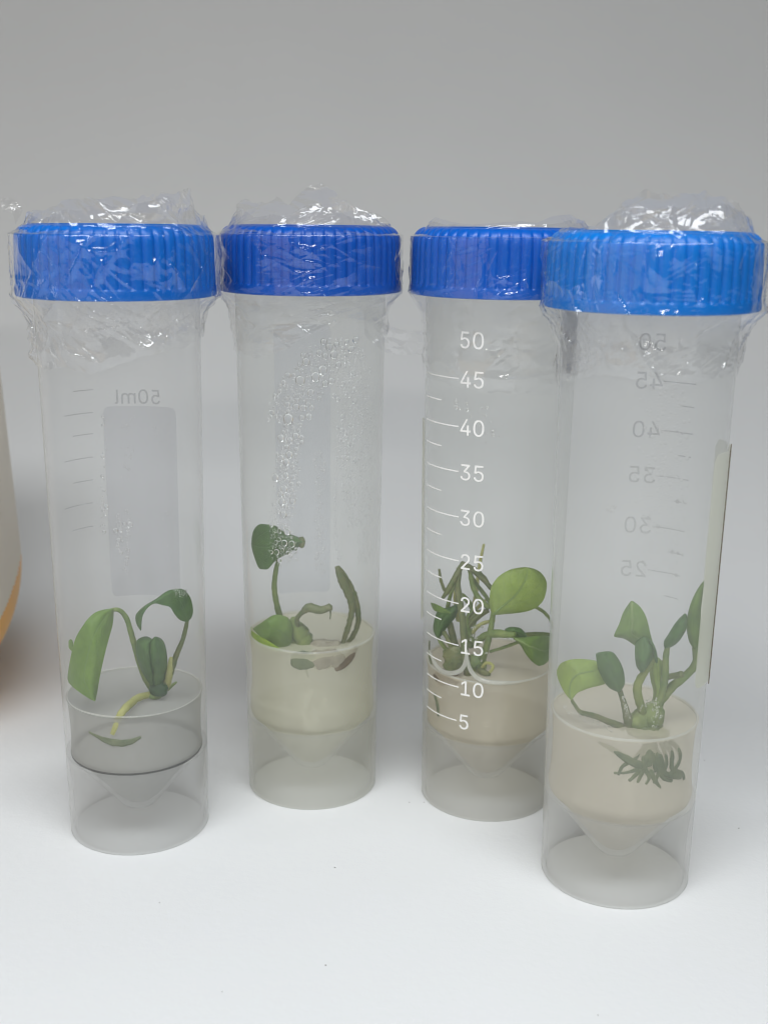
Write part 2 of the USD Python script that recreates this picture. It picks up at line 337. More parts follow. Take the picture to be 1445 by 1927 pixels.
TUBE_LABELS = [
    'clear plastic tube with blue screw cap holding a shallow layer of grey gel, leftmost tube',
    'clear plastic tube with dark blue screw cap and front wall beaded with large water drops',
    'clear plastic tube with blue cap and white printed scale numbers facing front',
    'milky plastic tube with bright blue cap, nearest tube, pale label at its right edge']
tubes = []
for t in range(4):
    T = thing('centrifuge_tube', TUBE_LABELS[t], 'tube', (*POS[t], 0), 'capped culture tubes standing on white paper')
    tubes.append(T)
    zt = ZCAP + 6
    pr = [(0.01, ZTIP), (1.8, ZTIP + 0.15), (3.2, ZTIP + 0.8), (4.2, ZTIP + 1.9), (5.2, ZTIP + 3.2), (rz(ZSTEP) - 2.6, ZSTEP - 1.6), (rz(ZSTEP) - 1.4, ZSTEP - 0.2), (rz(ZSTEP) - 0.6, ZSTEP + 0.35), (rz(ZSTEP) - 0.15, ZSTEP + 0.7)]
    zs = ZSTEP + 1.1
    pr += [(rz(zs), zs)] + [(rz(z), z) for z in np.linspace(zs + 1, zt, 24)] + [(rz(zt) - WALL, zt), (rz(zt) - WALL, zt - 1)]
    obj('tube_body', lathe(pr, POS[t], 160), M_TUBE[t], T, smooth=50)
    sk = [(rz(zs) - 0.06, zs - 0.03), (rz(zs) - 0.5, zs - 2.5), (rz(zs) - 0.9, zs - 6), (rz(0) - 0.95, 0.3), (rz(0) - 0.8, 0.05), (rz(0) - 0.15, 0.05), (rz(0) + 0.02, 0.25), (rz(0.6), 0.8)]
    sk += [(rz(z), z) for z in np.linspace(3, zs - 0.03, 6)] + [(rz(zs) - 0.06, zs - 0.03)]
    obj('base_skirt', lathe(sk, POS[t], 160), M_SKIRT[t], T, smooth=50)
    obj('screw_cap', make_cap(t), M_CAP[t], T, smooth=45)

# printed scale of the third tube, facing the front
t = 2; T = tubes[2]
nums = [(50, 640), (45, 714), (40, 805), (35, 890), (30, 976), (25, 1059), (20, 1140), (15, 1219), (10, 1298), (5, 1359)]
def tick(t, T, a0, a1, z, m, off=0.03, w=0.22):
    obj('graduation_mark', band_on(t, a0, a1, z - w / 2, z + w / 2, off, 0.06, 12), m, T)
for i, (nv, v) in enumerate(nums):
    a, z = on_wall(888 if nv > 5 else 873, v, t)
    a -= 0.0
    obj('scale_number', text_on(t, str(nv), a, z, 3.0, squeeze=0.97), M_PRINT if nv < 50 else M_PRINT, T)
    a1, _ = on_wall(863 if nv > 5 else 859, v, t); a0, _ = on_wall(804, v - 15, t)
    if nv <= 45: tick(t, T, a0, a1, z, M_PRINT)
    if i + 1 < len(nums):
        z2 = on_wall(888, (v + nums[i + 1][1]) / 2, t)[1]
        am, _ = on_wall(831, v, t)
        if nv <= 45: tick(t, T, a0, am, z2, M_PRINT)
# scale at the back of the fourth tube, read from inside
t = 3; T = tubes[3]
for nv, u, v in ((50, 1228, 643), (45, 1222, 716), (40, 1216, 808), (35, 1208, 893), (30, 1200, 988), (25, 1192, 1070)):
    a, z = on_wall(u, v, t, back=True)
    obj('scale_number', text_on(t, str(nv), a, z, 3.0), M_PRINT_SHADED if nv > 38 else M_PRINT_FAINT, T)
    a0, _ = on_wall(u + 27, v, t, back=True); a1, _ = on_wall(u + 88, v, t, back=True)
    if nv < 50:
        tick(t, T, a1, a0, z, M_PRINT_SHADED if nv > 38 else M_PRINT_FAINT)
        am, _ = on_wall(u + 58, v + 38, t, back=True); z2 = on_wall(u, v + 43, t, back=True)[1]
        tick(t, T, a1, am, z2, M_PRINT_SHADED if nv > 38 else M_PRINT_FAINT)
# volume mark, writing patch and faint scale at the back of the first tube
t = 0; T = tubes[0]
a, z = on_wall(259, 746, t, back=True)
obj('volume_mark', text_on(t, '50ml', a, z, 2.75), M_PRINT_SHADED, T)
a0, z1 = on_wall(330, 768, t, back=True); a1, _ = on_wall(193, 768, t, back=True); _, z0 = on_wall(260, 1120, t, back=True)
obj('writing_patch', band_on(t, a0, a1, z0, z1, 0.05, 0.06, 40, 1.3, m=6, flat=True), M_PATCH, T)
for k, v in enumerate((733, 776, 816, 860, 903, 946, 990)):
    a0, z = on_wall(175, v, t, back=True); a1, _ = on_wall(122 if k % 2 else 138, v + 6, t, back=True)
    tick(t, T, a0, a1, z, M_PRINT_SHADED, w=0.16)
# writing patch of the second tube
t = 1; T = tubes[1]
a0, z1 = on_wall(622, 610, t, back=True); a1, _ = on_wall(515, 610, t, back=True); _, z0 = on_wall(575, 1114, t, back=True)
obj('writing_patch', band_on(t, a0, a1, z0, z1, 0.05, 0.06, 40, 1.3, m=6, flat=True), M_PATCH2, T)
# side labels that stand a little off the wall
t = 3; T = tubes[3]
a0, z1 = on_wall(1345, 856, t); _, z0 = on_wall(1320, 1290, t)
fr = math.atan2(-POS[t][1], -POS[t][0])
obj('side_label', band_on(t, a0, a0 + 1.15, z0, z1, 0.10, 0.10, 30, 1.4, rise=[0, 0.05, 0.2, 0.3, 0.3, 0.2], m=4), M_STICKER, T)
obj('label_edge', band_on(t, a0 + 0.40, a0 + 0.435, z0 - 0.6, z1 + 0.9, 0.38, 0.10, 4), M_EDGE, T)
t = 2; T = tubes[2]
_, z1 = on_wall(800, 792, t); _, z0 = on_wall(803, 1188, t)
fr = math.atan2(-POS[t][1], -POS[t][0])
obj('side_label', band_on(t, fr - 1.76, fr - 1.60, z0, z1, 0.10, 0.10, 24, 1.2, rise=[0.1, 0.4, 0.5, 0.3, 0.1], m=4), M_STICKER, T)

# ------------------------------------------------------------------ gel in each tube
GEL_V = [1352, 1231, 1288, 1397]
GEL_U = [250, 592, 920, 1185]
GEL_LABELS = ['thin grey see-through gel at the bottom of the leftmost tube', 'deep cloudy cream gel in the tube beaded with water drops',
              'cloudy beige gel below the printed scale of the third tube', 'cloudy beige gel with dangling roots in the nearest tube']
ZGEL = []
for t in range(4):
    z = on_wall(GEL_U[t], GEL_V[t], t, -WALL)[1]; ZGEL.append(z)
    G = thing('culture_gel', GEL_LABELS[t], 'gel', (*POS[t], 0), 'gel set in the bottoms of the tubes')
    e = 0.03
    pr = [(0.01, ZTIP + 1.05), (1.5, ZTIP + 1.2), (2.55, ZTIP + 1.76), (4.0, ZTIP + 3.0), (rz(ZSTEP) - 3.0, ZSTEP - 1.0), (rz(ZSTEP) - 1.9, ZSTEP + 0.1), (rz(ZSTEP + 1) - 1.0, ZSTEP + 1)]
    pr += [(rz(q) - WALL - e - 0.5 * math.sin(math.pi * min(1.0, (z - q) / 13.0)) ** 0.5, q) for q in np.linspace(ZSTEP + 2, z - 0.2, 22)]
    r0 = rz(z) - WALL - e
    pr += [(r0, z), (r0 - 0.15, z - 0.05), (r0 - 0.6, z - 0.45), (r0 - 1.3, z - 0.75), (r0 - 2.5, z - 0.95), (r0 * 0.4, z - 1.0), (0.01, z - 1.0)]
    m = lathe(pr, POS[t], 128)
    obj('gel_body', m, M_GEL[t], G, smooth=50)
    # meniscus where the gel climbs the wall, its highlight painted as whitish colour
    seg = np.linspace(0, 2 * np.pi, 140, endpoint=False)
    c = cyl(t, seg, z + 0.05 + 0.25 * (meshkit.noise(np.stack([np.cos(seg) * 2 + t * 7, np.sin(seg) * 2, seg * 0], -1)) - 0.5), -WALL - 0.30)
    rr = 0.26 + 0.16 * meshkit.noise(np.stack([np.cos(seg) * 3, np.sin(seg) * 3 + t * 3, seg * 0], -1))
    if t == 0: rr *= 0.55
    k = 8; ph = np.linspace(0, 2 * np.pi, k, endpoint=False)
    rad = np.stack([np.cos(seg), np.sin(seg), 0 * seg], -1)
    v = c[:, None] + rad[:, None] * (np.cos(ph) * 0.55)[None, :, None] * rr[:, None, None] + np.array([0, 0, 1.0]) * np.sin(ph)[None, :, None] * rr[:, None, None]
    i, j = np.meshgrid(np.arange(140), np.arange(k), indexing='ij')
    A, B, C, D = i * k + j, ((i + 1) % 140) * k + j, ((i + 1) % 140) * k + (j + 1) % k, i * k + (j + 1) % k
    obj('gel_rim', (v.reshape(-1, 3), np.vstack([np.stack([A, B, C], -1).reshape(-1, 3), np.stack([A, C, D], -1).reshape(-1, 3)])), M_MENISCUS, G, smooth=True)
    if t == 0:     # dark refraction line at the cone shoulder, painted in as a ring
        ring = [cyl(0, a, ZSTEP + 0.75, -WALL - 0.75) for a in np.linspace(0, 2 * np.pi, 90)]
        obj('painted_refraction_ring', tube(ring, [0.5, 0.6, 0.5, 0.45, 0.5], 120, 8), M_REFRACTION, G, smooth=True)
    if t == 2:     # gel creeping up round the stem pressed to the wall
        for arc in ([(805, 1225), (822, 1258), (846, 1268), (868, 1260), (876, 1236), (873, 1215)], [(877, 1225), (884, 1262), (904, 1281), (950, 1287), (1000, 1285)]):
            pts = [cyl(t, *on_wall(u, v, t, -WALL), -WALL - 0.35) for u, v in arc]
            obj('gel_rim', tube(pts, [0.2, 0.45, 0.5, 0.45, 0.2], 30, 8), M_MENISCUS, G, smooth=True)

# ------------------------------------------------------------------ plantlets
def px(pts, sc, ox, oy): return [(ox + a / sc, oy + b / sc) for a, b in pts]
CR = [(2.605, 0, 900), (2.92, 400, 900), (2.833, 740, 900), (2.604, 1000, 1000)]
def poly_resample(p, n):
    p = np.asarray(p, float)
    from scipy.interpolate import PchipInterpolator
    d = np.r_[0, np.cumsum(np.linalg.norm(np.diff(p, axis=0), axis=1) + 1e-6)]
    return PchipInterpolator(d, p)(np.linspace(0, d[-1], n))
def leaf(t, L, R, depth, m, parent, cup=1.2, thick=0.24, rib=None, seed=0, n=26, k=11, roll=0.0):
    """A leaf blade spanned between its two edges (both from base or tip to the other end); depth along it in mm, cupped across it."""
    L = poly_resample(px(L, *CR[t]), n); R = poly_resample(px(R, *CR[t]), n)
    dd = np.interp(np.linspace(0, 1, n), np.linspace(0, 1, len(depth)), depth)
    v = np.zeros((n, k, 3))
    for i in range(n):
        for j in range(k):
            s = j / (k - 1); q = L[i] * (1 - s) + R[i] * s
            b = 4 * s * (1 - s)
            wv = (meshkit.noise(np.array([i * 0.35 + seed * 3.1, j * 0.4, seed * 1.0])) - 0.5) * 0.5
            groove = -0.25 * math.exp(-((s - 0.5) / 0.09) ** 2)
            v[i, j] = at(q[0], q[1], t, dd[i] + cup * (b - 0.5) + groove + roll * (s - 0.5) + wv)
    v = v.reshape(-1, 3)
    f = grid_faces(n, k)
    tm = trimesh.Trimesh(v, f, process=False)
    nrm = np.array(tm.vertex_normals)
    if np.mean(nrm @ FW) > 0: f = f[:, ::-1]; nrm = -nrm
    N = n * k
    edge = np.r_[np.arange(k), np.arange(1, n) * k + k - 1, (n - 1) * k + np.arange(k - 2, -1, -1), np.arange(n - 2, 0, -1) * k]
    e2 = np.roll(edge, -1)
    side = np.vstack([np.stack([edge, edge + N, e2], 1), np.stack([e2, edge + N, e2 + N], 1)])
    uv = np.stack(np.meshgrid(np.linspace(0, 1, n), np.linspace(0, 1, k), indexing='ij'), -1).reshape(-1, 2)
    path = obj('leaf', (np.vstack([v + nrm * thick / 2, v - nrm * thick / 2]), np.vstack([f, f[:, ::-1] + N, side])), PLEAF[m], parent, smooth=True, uv=np.vstack([uv, uv]))
    if rib:
        mid = (v + nrm * thick / 2).reshape(n, k, 3)[1:int(n * rib), k // 2]
        obj('midrib', tube(mid[::2], [0.26, 0.2, 0.08], 20, 6), P['rib'], path, smooth=True)
    return path
def stem(t, pts, depth, radii, m, parent, name='stem', seed=0, flat=1.0, n=28, rough=0.08):
    q = px(pts, *CR[t])
    dd = np.interp(np.linspace(0, 1, len(q)), np.linspace(0, 1, len(depth)), depth)
    if name in ('stem', 'root'): radii = [0.84 * x for x in radii]
    return obj(name, tube([at(u, v, t, d) for (u, v), d in zip(q, dd)], radii, n, 10, flat, seed, rough), P[m], parent, smooth=True)
def lump(t, c, d, size, m, parent, name='crown', seed=0, amp=0.3):
    (u, v), = px([c], *CR[t])
    return obj(name, blob(at(u, v, t, d), size, seed, amp), P[m], parent, smooth=True)

PL = ['seedling with a big drooping leaf and a curled leaf, in the leftmost tube',
      'seedling with one bell-shaped leaf high on a thin stalk, in the tube beaded with drops',
      'bushy seedling with a round upright leaf, behind the printed scale of the third tube',
      'seedling with upright pointed leaves and roots hanging in the gel of the nearest tube']
plants = []
for t in range(4):
    b = [at(300, 1300, 0, 0), at(590, 1225, 1, 0), at(905, 1260, 2, 0), at(1210, 1370, 3, 0)][t]
    plants.append(thing('plantlet', PL[t], 'seedling', b, 'tissue culture seedlings growing in the tubes'))
# first tube
t, A = 0, plants[0]
leaf(t, [(555, 642), (480, 655), (405, 725), (368, 790), (345, 880), (330, 985), (395, 1055), (465, 1092)],
     [(555, 642), (552, 700), (530, 790), (512, 860), (496, 930), (484, 990), (474, 1050), (465, 1092)], [6, 9, 10.5, 10, 9], 'mid', A, cup=1.6, seed=1, roll=-2)
leaf(t, [(345, 790), (335, 800), (335, 825), (352, 850)], [(345, 790), (352, 800), (356, 825), (352, 850)], [9.5, 9.5], 'mid', A, cup=0.2, seed=2, n=8, k=5)
leaf(t, [(920, 702), (948, 655), (938, 595), (890, 543), (835, 550), (765, 595), (705, 632), (666, 680), (690, 745)],
     [(920, 702), (885, 695), (855, 665), (832, 630), (800, 622), (760, 612), (716, 640), (694, 690), (690, 745)], [7, 9.5, 11, 11, 9], 'dark', A, cup=1.0, seed=3, roll=2)
leaf(t, [(735, 1015), (690, 930), (668, 850), (672, 800), (715, 778), (742, 790)], [(755, 1015), (748, 960), (738, 900), (734, 850), (738, 815), (744, 792)], [3, 6, 8, 8], 'dark', A, cup=1.5, seed=4, roll=2)
leaf(t, [(752, 1015), (750, 960), (740, 900), (736, 850), (738, 810), (760, 779)], [(790, 1030), (812, 960), (818, 900), (810, 830), (790, 790), (762, 779)], [3, 6, 8.5, 8.5], 'dark', A, cup=1.8, seed=5, roll=-2)
stem(t, [(545, 648), (575, 645), (610, 670), (640, 750), (668, 850), (700, 950), (745, 1030)], [6, 6, 5, 4, 3, 2], [0.45, 0.6, 0.65, 0.7, 0.9], 'stem', A, seed=1)
stem(t, [(918, 700), (900, 780), (868, 860), (840, 940), (812, 1010), (785, 1050)], [7, 6, 4, 3, 2], [0.45, 0.5, 0.65, 0.85, 1.1], 'olive', A, seed=2)
stem(t, [(838, 880), (832, 940), (822, 1000), (800, 1050)], [4.5, 4, 3, 2], [0.4, 0.8, 0.9, 0.8], 'yellow', A, seed=3)
lump(t, (778, 1030), 3.0, (1.9, 1.5, 1.5), 'dark', A, seed=1)
lump(t, (755, 1062), 2.5, (1.5, 1.2, 0.9), 'stem', A, seed=2)
stem(t, [(760, 1060), (690, 1072), (640, 1105), (590, 1160), (550, 1255)], [2, 4, 8, 14, 20], [0.7, 0.85, 0.9, 0.8, 0.6], 'yellow', A, 'root', seed=4)
stem(t, [(820, 1035), (845, 1015), (865, 1000)], [2, 1], [0.5, 0.25], 'stem', A, 'root', seed=6)
stem(t, [(437, 1245), (500, 1278), (560, 1297), (630, 1295), (690, 1270)], [20, 20], [0.4, 0.6, 0.95, 0.8, 0.4], 'root', A, 'root', seed=5)
# second tube
t, A = 1, plants[1]
leaf(t, [(212, 365), (222, 292), (262, 252), (330, 258), (400, 300), (460, 322), (508, 345)], [(212, 365), (234, 450), (262, 500), (294, 502), (345, 450), (430, 402), (508, 350)], [8, 10, 10.5, 10, 9], 'dark', A, cup=2.0, seed=11)
stem(t, [(482, 330), (490, 350), (488, 378)], [9.5, 9.5], [0.75, 0.8, 0.6], 'olive', A, seed=10)
stem(t, [(362, 440), (345, 530), (340, 610), (352, 690), (375, 770), (430, 870)], [8, 7, 6, 5, 4, 2], [0.5, 0.62, 0.7, 0.75, 0.8], 'stem', A, seed=11)
leaf(t, [(222, 825), (290, 782), (350, 752), (405, 762), (440, 830), (430, 905)], [(222, 832), (262, 870), (325, 910), (380, 946), (410, 935), (430, 905)], [8, 9, 8, 6, 4], 'mid', A, cup=1.8, seed=12)
leaf(t, [(183, 818), (240, 858), (310, 900), (384, 950)], [(183, 826), (225, 885), (300, 932), (384, 956)], [7, 9.5, 11, 11], 'lime', A, cup=0.5, seed=13, n=16)
stem(t, [(520, 930), (505, 880), (480, 830), (463, 785), (482, 748), (515, 722)], [3, 4, 5, 6, 7], [0.9, 0.7, 0.55, 0.55, 0.7], 'olive', A, seed=12)
stem(t, [(505, 728), (530, 712), (570, 720), (610, 722), (650, 706)], [7, 7.5, 8, 8], [0.8, 1.2, 1.05, 0.9, 0.9], 'olive', A, seed=13)
stem(t, [(645, 712), (648, 740), (645, 775)], [8, 8], [0.25, 0.15], 'olive', A, 'root', seed=14)
stem(t, [(685, 488), (715, 570), (752, 650), (764, 730), (748, 810), (728, 870), (712, 918)], [10, 9, 8, 7, 6, 5, 4], [0.5, 0.85, 0.8, 0.65, 0.55, 0.55, 0.5], 'olive', A, 'rolled_leaf', seed=15, rough=0.15, n=40)
stem(t, [(700, 495), (745, 570), (778, 650), (798, 730), (800, 790), (775, 860), (730, 920)], [10, 8, 7, 6, 5, 4, 3.5], [0.3, 0.55, 0.65, 0.6, 0.55, 0.5, 0.45], 'olive', A, 'rolled_leaf', seed=16, rough=0.15, n=40)
stem(t, [(440, 770), (470, 830), (500, 890), (515, 935)], [4, 4, 3], [0.7, 1.6, 2.0, 1.5], 'stem', A, 'sheath', seed=17)
lump(t, (470, 905), 3.0, (2.6, 1.6, 2.0), 'stem', A, 'crown', 3)
lump(t, (500, 1005), 20, (2.8, 0.8, 1.9), 'root', A, 'crown', 4)
lump(t, (610, 920), 5.0, (2.8, 1.6, 1.2), 'callus', A, 'callus', 5, 0.5)
lump(t, (660, 915), 5.0, (1.5, 1.2, 1.0), 'callus', A, 'callus', 6, 0.5)
lump(t, (590, 1000), 20, (2.6, 0.8, 1.9), 'callus', A, 'callus', 7, 0.6)
lump(t, (655, 995), 20, (2.6, 0.8, 2.0), 'callus', A, 'callus', 8, 0.5)
stem(t, [(790, 930), (755, 985), (715, 1025), (675, 1050)], [12, 20, 20], [0.8, 1.2, 1.2, 0.7], 'brown', A, 'root', seed=18)
stem(t, [(515, 1050), (520, 1075), (528, 1095)], [9, 9], [0.4, 0.2], 'root', A, 'root', seed=19)
# third tube
t, A = 2, plants[2]
leaf(t, [(527, 728), (515, 660), (518, 600), (548, 540), (600, 500), (650, 483), (703, 477)], [(530, 728), (600, 722), (680, 714), (752, 694), (803, 640), (818, 570), (790, 510), (745, 484), (703, 477)],
     [6, 7, 7.5, 7, 6], 'light', A, cup=1.6, seed=21, rib=0.72)
stem(t, [(532, 722), (522, 790), (505, 870), (480, 950), (455, 1030)], [6, 5.5, 5, 4, 3], [0.6, 0.75, 0.85, 1.0], 'stem', A, seed=21)
stem(t, [(440, 880), (490, 840), (550, 828), (600, 832), (650, 835)], [3, 5, 7, 8], [0.8, 0.9, 1.0, 1.0, 0.7], 'stem', A, seed=22)
leaf(t, [(595, 808), (630, 795), (670, 800), (700, 825), (712, 850)], [(600, 815), (625, 835), (650, 850), (690, 856), (712, 852)], [7, 7, 7], 'dark', A, cup=1.2, seed=22, n=16)
leaf(t, [(640, 850), (690, 852), (740, 845), (790, 840), (845, 845), (850, 900)], [(640, 855), (676, 885), (710, 940), (745, 980), (780, 1000), (850, 930)], [9, 9.5, 9, 8, 7], 'mid', A, cup=1.5, seed=23, rib=0.8)
stem(t, [(515, 925), (580, 905), (650, 880), (720, 855)], [4, 5, 6, 7], [0.35, 0.4, 0.4], 'stem', A, seed=23)
stem(t, [(680, 835), (750, 832), (830, 835), (870, 845)], [0, 0, -1], [0.5, 0.55, 0.5], 'stem', A, seed=24)
stem(t, [(745, 680), (790, 705), (830, 745), (860, 800)], [-2, -3], [0.4, 0.4, 0.35], 'stem', A, seed=25)
stem(t, [(372, 452), (330, 530), (290, 600), (262, 640)], [3, 4, 5, 5], [0.6, 0.75, 0.7, 0.4], 'olive', A, seed=26)
stem(t, [(352, 480), (343, 560), (352, 650), (368, 740), (375, 830), (385, 960), (400, 1040)], [3, 4, 5, 6, 7, 8, 6], [0.7, 0.8, 0.8, 0.85, 0.9, 1.1], 'olive', A, seed=27)
stem(t, [(362, 455), (420, 485), (475, 530), (522, 590)], [3, 2, 2], [0.7, 0.8, 0.8, 0.5], 'olive', A, seed=28)
stem(t, [(408, 490), (425, 580), (460, 645), (512, 690)], [2, 2, 2], [0.5, 0.6, 0.65, 0.7], 'stem', A, seed=29)
stem(t, [(483, 352), (468, 420), (452, 520), (440, 620), (425, 700)], [-3, -3, -2], [0.3, 0.45, 0.5, 0.5], 'yellow', A, seed=30)
stem(t, [(245, 485), (255, 550), (275, 600)], [-2, -1], [0.3, 0.4, 0.4], 'olive', A, seed=31)
leaf(t, [(198, 663), (225, 672), (260, 690), (305, 718)], [(200, 670), (225, 710), (260, 715), (305, 720)], [7, 7.5, 8], 'mid', A, cup=0.6, seed=24, n=14)
leaf(t, [(340, 670), (300, 690), (250, 700), (225, 740), (215, 800), (235, 850)], [(345, 680), (335, 730), (305, 770), (280, 800), (262, 830), (238, 852)], [3, 4, 5, 5], 'dark', A, cup=1.6, seed=25)
leaf(t, [(510, 700), (450, 705), (400, 745), (380, 800)], [(512, 712), (470, 740), (430, 775), (385, 812)], [1, 1, 2], 'olive', A, cup=0.8, seed=26, n=16)
stem(t, [(300, 770), (318, 850), (345, 930), (395, 1010)], [3, 3, 3], [0.8, 0.9, 1.0, 1.0], 'olive', A, seed=32)
stem(t, [(360, 620), (400, 660), (430, 720), (420, 800), (410, 900)], [-1, 0, 1], [0.6, 0.7, 0.8, 0.9], 'stem', A, seed=33)
stem(t, [(330, 600), (335, 680), (350, 760)], [0, 1], [0.5, 0.6, 0.7], 'yellow', A, seed=34)
stem(t, [(270, 820), (300, 880), (335, 960)], [6, 7, 7], [0.5, 0.6, 0.7], 'olive', A, seed=36)
for i, (pts, dep, rad, mm) in enumerate([
        ([(395, 470), (440, 560), (500, 640), (540, 720)], [1, 0, 1], [0.4, 0.5, 0.4], 'stem'),
        ([(330, 560), (300, 640), (290, 730), (310, 830), (340, 900)], [2, 2, 3], [0.4, 0.5, 0.6, 0.6], 'stem'),
        ([(500, 640), (450, 690), (400, 740), (370, 830)], [-2, -1, 0], [0.35, 0.5, 0.5], 'yellow'),
        ([(430, 880), (400, 820), (395, 740), (440, 690)], [2, 2, 1], [0.7, 0.5, 0.35], 'stem'),
        ([(220, 780), (240, 850), (280, 910), (330, 950)], [4, 5, 5], [0.35, 0.5, 0.6], 'stem'),
        ([(540, 760), (490, 770), (440, 800), (410, 860)], [0, 1, 1], [0.4, 0.5, 0.6], 'yellow'),
        ([(475, 1010), (500, 985), (530, 1000), (515, 1035)], [6, 7, 7], [0.4, 0.4, 0.35], 'yellow'),
        ([(190, 870), (185, 930), (200, 990)], [6, 7], [0.3, 0.4, 0.3], 'olive')]):
    stem(t, pts, dep, rad, mm, A, seed=70 + i)
lump(t, (330, 970), 7.0, (2.6, 1.6, 2.6), 'olive', A, 'callus', 9, 0.5)
lump(t, (285, 1060), 6.5, (3.0, 1.6, 1.7), 'brown', A, 'callus', 10, 0.4)
lump(t, (440, 990), 3.0, (2.2, 1.8, 2.0), 'stem', A, 'crown', 11)
stem(t, [(450, 1000), (480, 1035), (515, 1045)], [4, 6, 7], [0.9, 0.9, 0.5], 'olive', A, 'root', seed=35)
stem(t, [(218, 1150), (232, 1200), (240, 1270)], [20, 20], [0.6, 0.7, 0.5], 'root', A, 'root', seed=37)
# fourth tube
t, A = 3, plants[3]
leaf(t, [(195, 832), (148, 768), (122, 690), (150, 642), (230, 628), (310, 636), (350, 665)], [(195, 832), (215, 800), (268, 772), (325, 757), (358, 745), (362, 720), (352, 670)], [10, 10.5, 9, 7, 6], 'light', A, cup=1.5, seed=31, rib=0.9)
leaf(t, [(432, 786), (382, 765), (350, 720), (326, 660), (318, 602), (345, 594), (365, 592)], [(432, 786), (455, 735), (450, 690), (436, 650), (420, 622), (395, 595), (370, 591)], [6, 8, 9, 9], 'dark', A, cup=1.6, seed=32)
stem(t, [(432, 782), (448, 830), (462, 880), (480, 940), (500, 975)], [6, 5.5, 5, 4, 3], [0.55, 0.6, 0.8, 1.2, 1.4], 'olive', A, seed=41)
stem(t, [(195, 830), (228, 878), (290, 900), (370, 930), (450, 962)], [10, 10, 8, 6, 4], [0.45, 0.5, 0.6, 0.7, 0.8], 'olive', A, seed=42)
leaf(t, [(490, 343), (452, 400), (430, 460), (405, 512), (450, 522), (500, 552), (545, 585)], [(492, 343), (530, 372), (563, 430), (580, 500), (590, 540), (592, 565), (565, 590)], [6, 6.5, 6, 5, 4], 'mid', A, cup=1.5, seed=33, rib=0.9)
leaf(t, [(550, 519), (516, 540), (509, 590), (514, 650), (538, 692)], [(552, 519), (588, 540), (606, 590), (590, 625), (545, 690)], [6, 7, 7.5, 7], 'dark', A, cup=2.2, seed=34)
leaf(t, [(575, 540), (590, 570), (600, 610), (612, 645)], [(578, 535), (598, 560), (612, 600), (616, 645)], [7, 7.5, 7], 'dark', A, cup=0.6, seed=35, n=12, k=7)
stem(t, [(598, 630), (562, 680), (530, 730), (518, 775), (528, 830), (545, 890)], [5, 5.5, 5.5, 5, 4], [0.5, 0.8, 0.95, 0.95, 0.9], 'light', A, seed=43)
leaf(t, [(590, 600), (580, 660), (585, 720), (600, 790), (580, 860)], [(625, 625), (642, 645), (650, 720), (650, 790), (640, 840)], [2, 3, 3], 'light', A, cup=1.6, seed=36, n=16)
leaf(t, [(655, 572), (650, 548), (672, 508), (708, 450), (752, 405)], [(657, 572), (692, 560), (738, 512), (762, 450), (755, 405)], [5, 6, 6, 5], 'dark', A, cup=1.4, seed=37)
stem(t, [(665, 560), (657, 640), (650, 730), (628, 810), (590, 890)], [5, 4, 3, 3], [0.55, 0.75, 0.9, 1.2], 'stem', A, seed=44)
leaf(t, [(800, 578), (772, 530), (762, 455), (775, 380), (802, 310), (845, 245)], [(802, 578), (826, 540), (829, 470), (826, 400), (834, 325), (847, 246)], [2, 3, 3, 1], 'mid', A, cup=1.3, seed=38)
stem(t, [(800, 570), (806, 620), (790, 670), (740, 720), (685, 765), (630, 830), (590, 900)], [2, 2, 2, 2, 2.5], [0.6, 0.7, 0.85, 0.95, 1.1, 1.2], 'stem', A, seed=45)
stem(t, [(738, 700), (700, 708), (660, 715)], [5, 4, 3], [0.65, 0.6, 0.7], 'olive', A, seed=46)
lump(t, (530, 930), 3.5, (2.0, 1.6, 2.4), 'stem', A, 'crown', 12)
lump(t, (590, 910), 3.0, (2.2, 1.6, 3.0), 'stem', A, 'crown', 13)
lump(t, (575, 985), 4.0, (3.4, 2.2, 1.3), 'olive', A, 'crown', 14, 0.5)
